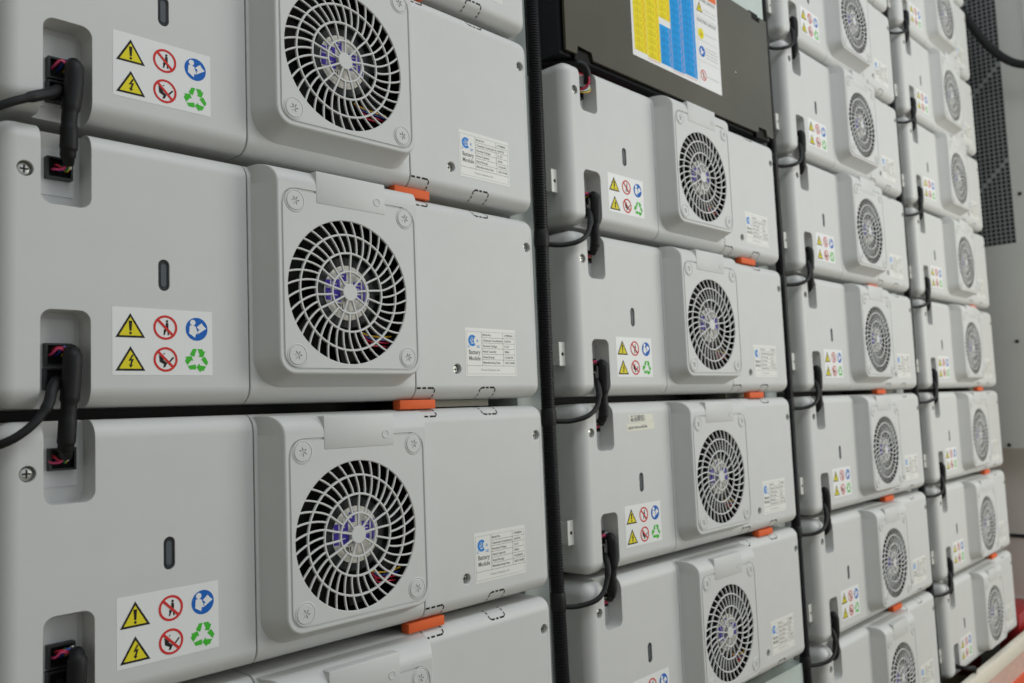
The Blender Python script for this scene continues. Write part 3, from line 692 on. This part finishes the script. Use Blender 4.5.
# pale blanking panels above it and below the second column
def blank(z0, z1, y, label, x0=6, x1=500):
    e = bpy.data.objects.new('blanking_panel', None); COL.objects.link(e); e.location = wp(95+PITCH, y, z0)
    t = MB(); t.bbox(x0, x1, 0, 2.5, 0, z1-z0, 'blank_green', .8, 1); obj('sheet', t.mesh('sheet'), e)
    t = MB(); t.box(x0+2, x1-2, 2.5, 24, z1-z0-4, z1-z0-1.5, 'blank_green'); obj('top_flange', t.mesh('top_flange', smooth=False), e)
    for x in (x0+12, x1-12):
        t = MB(); t.lathe(x, (z1-z0)/2, [(4, .2), (3.6, -1.4), (1, -1.8)], 'screw_steel', 16); obj('screw', t.mesh('screw'), e)
    tag(e, label, 'panel')
blank(553.5, 735, 4, 'pale green metal panel above the dark control panel')
blank(-600, -418, 20, 'pale green metal panel below the lowest module beside the conduit', 0, 535)
for x in (150, 470):
    t = MB(); t.box(0, 30, 0, 3, 0, 300, 'rack_paint'); o = obj('rear_post', t.mesh('rear_post', smooth=False), rk, wp(95+PITCH+x, 60, -700))

# ============================================================ end of the rack, right
e = bpy.data.objects.new('vent_door', None); COL.objects.link(e); e.location = wp(2400, 0, -172)
tag(e, 'grey metal cabinet door with a perforated vent beyond the rightmost column', 'cabinet door')
def vent_frame():
    t = MB(); Y0, Y1 = -230, 420
    t.box(0, 3, Y0, -38, 0, 1600, 'end_grey'); t.box(0, 3, -38, Y1, 0, 517, 'end_grey'); t.box(3, 28, Y0, Y1, 0, 3, 'end_grey'); return t.mesh('door_sheet', smooth=False)
obj('door_sheet', vent_frame(), e)
t = MB(); t.box(-3, 0, -112, -96, 300, 1600, 'end_grey'); obj('door_fold', t.mesh('door_fold', smooth=False), e)
def perf():
    t = MB(); p, hw = 11.0, 4.0; ny, nz = 41, 99
    vs = []; fs = []
    for i in range(ny):
        for k in range(nz):
            y = -38+i*p; z = 517+k*p; cy, cz = y+p/2, z+p/2
            if i == ny-1 or ((k+i) in (19, 42, 65, 88)):
                b_ = len(vs); vs += [(0, y, z), (0, y+p, z), (0, y+p, z+p), (0, y, z+p)]; fs.append([b_, b_+1, b_+2, b_+3]); continue
            b_ = len(vs); vs += [(0, y, z), (0, y+p, z), (0, y+p, z+p), (0, y, z+p), (0, cy-hw, cz-hw), (0, cy+hw, cz-hw), (0, cy+hw, cz+hw), (0, cy-hw, cz+hw)]
            fs += [[b_, b_+1, b_+5, b_+4], [b_+1, b_+2, b_+6, b_+5], [b_+2, b_+3, b_+7, b_+6], [b_+3, b_, b_+4, b_+7]]
    t.add(vs, fs, 'mesh_grey'); return t.mesh('perforated_sheet', smooth=False, flip_fix=False)
o = obj('perforated_sheet', perf(), e); o['kind'] = 'stuff'
t = MB(); t.box(22, 25, -60, 420, 500, 1610, 'dark_void'); obj('vent_backing', t.mesh('vent_backing', smooth=False), e)
for y, z in ((18, 8), (-20, 268), (-55, 640)):
    t = MB(); t.lathe(0, 0, [(5, 0.5), (4.4, -2.5), (2, -3)], 'black_plastic', 14); o = obj('bolt', t.mesh('bolt'), e, (0, y/1000, z/1000)); o.rotation_euler = (0, 0, -math.pi/2)
# black cable in front of the vent
t = MB(); P = smooth_path([(2334, 80, 1150), (2332, 58, 1020), (2330, 34, 978), (2326, 8, 924), (2322, -26, 857), (2320, -67, 803), (2322, -108, 776), (2330, -170, 765), (2350, -260, 758), (2362, -420, 700), (2372, -560, 480), (2378, -620, 0), (2378, -640, -706)], 8)
t.tube([p-Vector((0, 0, 9)) if p.z > 0 else p for p in P], 9.8, 'black_rubber', 16); o = obj('power_cable', t.mesh('power_cable', angle=60), None, (0, 0, ZS)); tag(o, 'thick black cable curving in front of the perforated vent', 'cable')

# front sill, red beam, lower clutter
e = bpy.data.objects.new('front_sill', None); COL.objects.link(e); e.location = wp(1240, -30, -720); tag(e, 'cream painted sill with orange base along the bottom of the rack', 'sill')
t = MB(); t.bbox(0, 1180, 0, 14, 104, 134, 'cream_paint', 2, 2); obj('cream_edge', t.mesh('cream_edge'), e)
t = MB(); t.box(0, 1180, 2, 14, 60, 104, 'pink_mesh'); obj('mesh_strip', t.mesh('mesh_strip', smooth=False), e)
t = MB(); t.box(0, 1180, -4, 14, 0, 60, 'red_orange'); obj('orange_base', t.mesh('orange_base', smooth=False), e)
t = MB(); t.bbox(2278, 2465, 0, 420, -720, -560, 'red_paint', 3, 2); o = obj('red_beam', t.mesh('red_beam'), None, (0, 0, ZS)); tag(o, 'red painted steel beam end beside the rightmost column', 'beam')
t = MB(); P = smooth_path([(95+3*PITCH+40, 12, -587+19), (95+3*PITCH+46, -14, -587+16), (95+3*PITCH+70, -22, -587+12), (95+3*PITCH+78, -16, -587-8), (95+3*PITCH+70, -5, -650), (95+3*PITCH+66, 8, -719)], 8)
t.tube(P, 4.2, 'black_rubber', 10); o = obj('loose_cable', t.mesh('loose_cable', angle=60), None, (0, 0, ZS)); tag(o, 'loose black cable drooping from the lowest module of the rightmost column', 'cable')
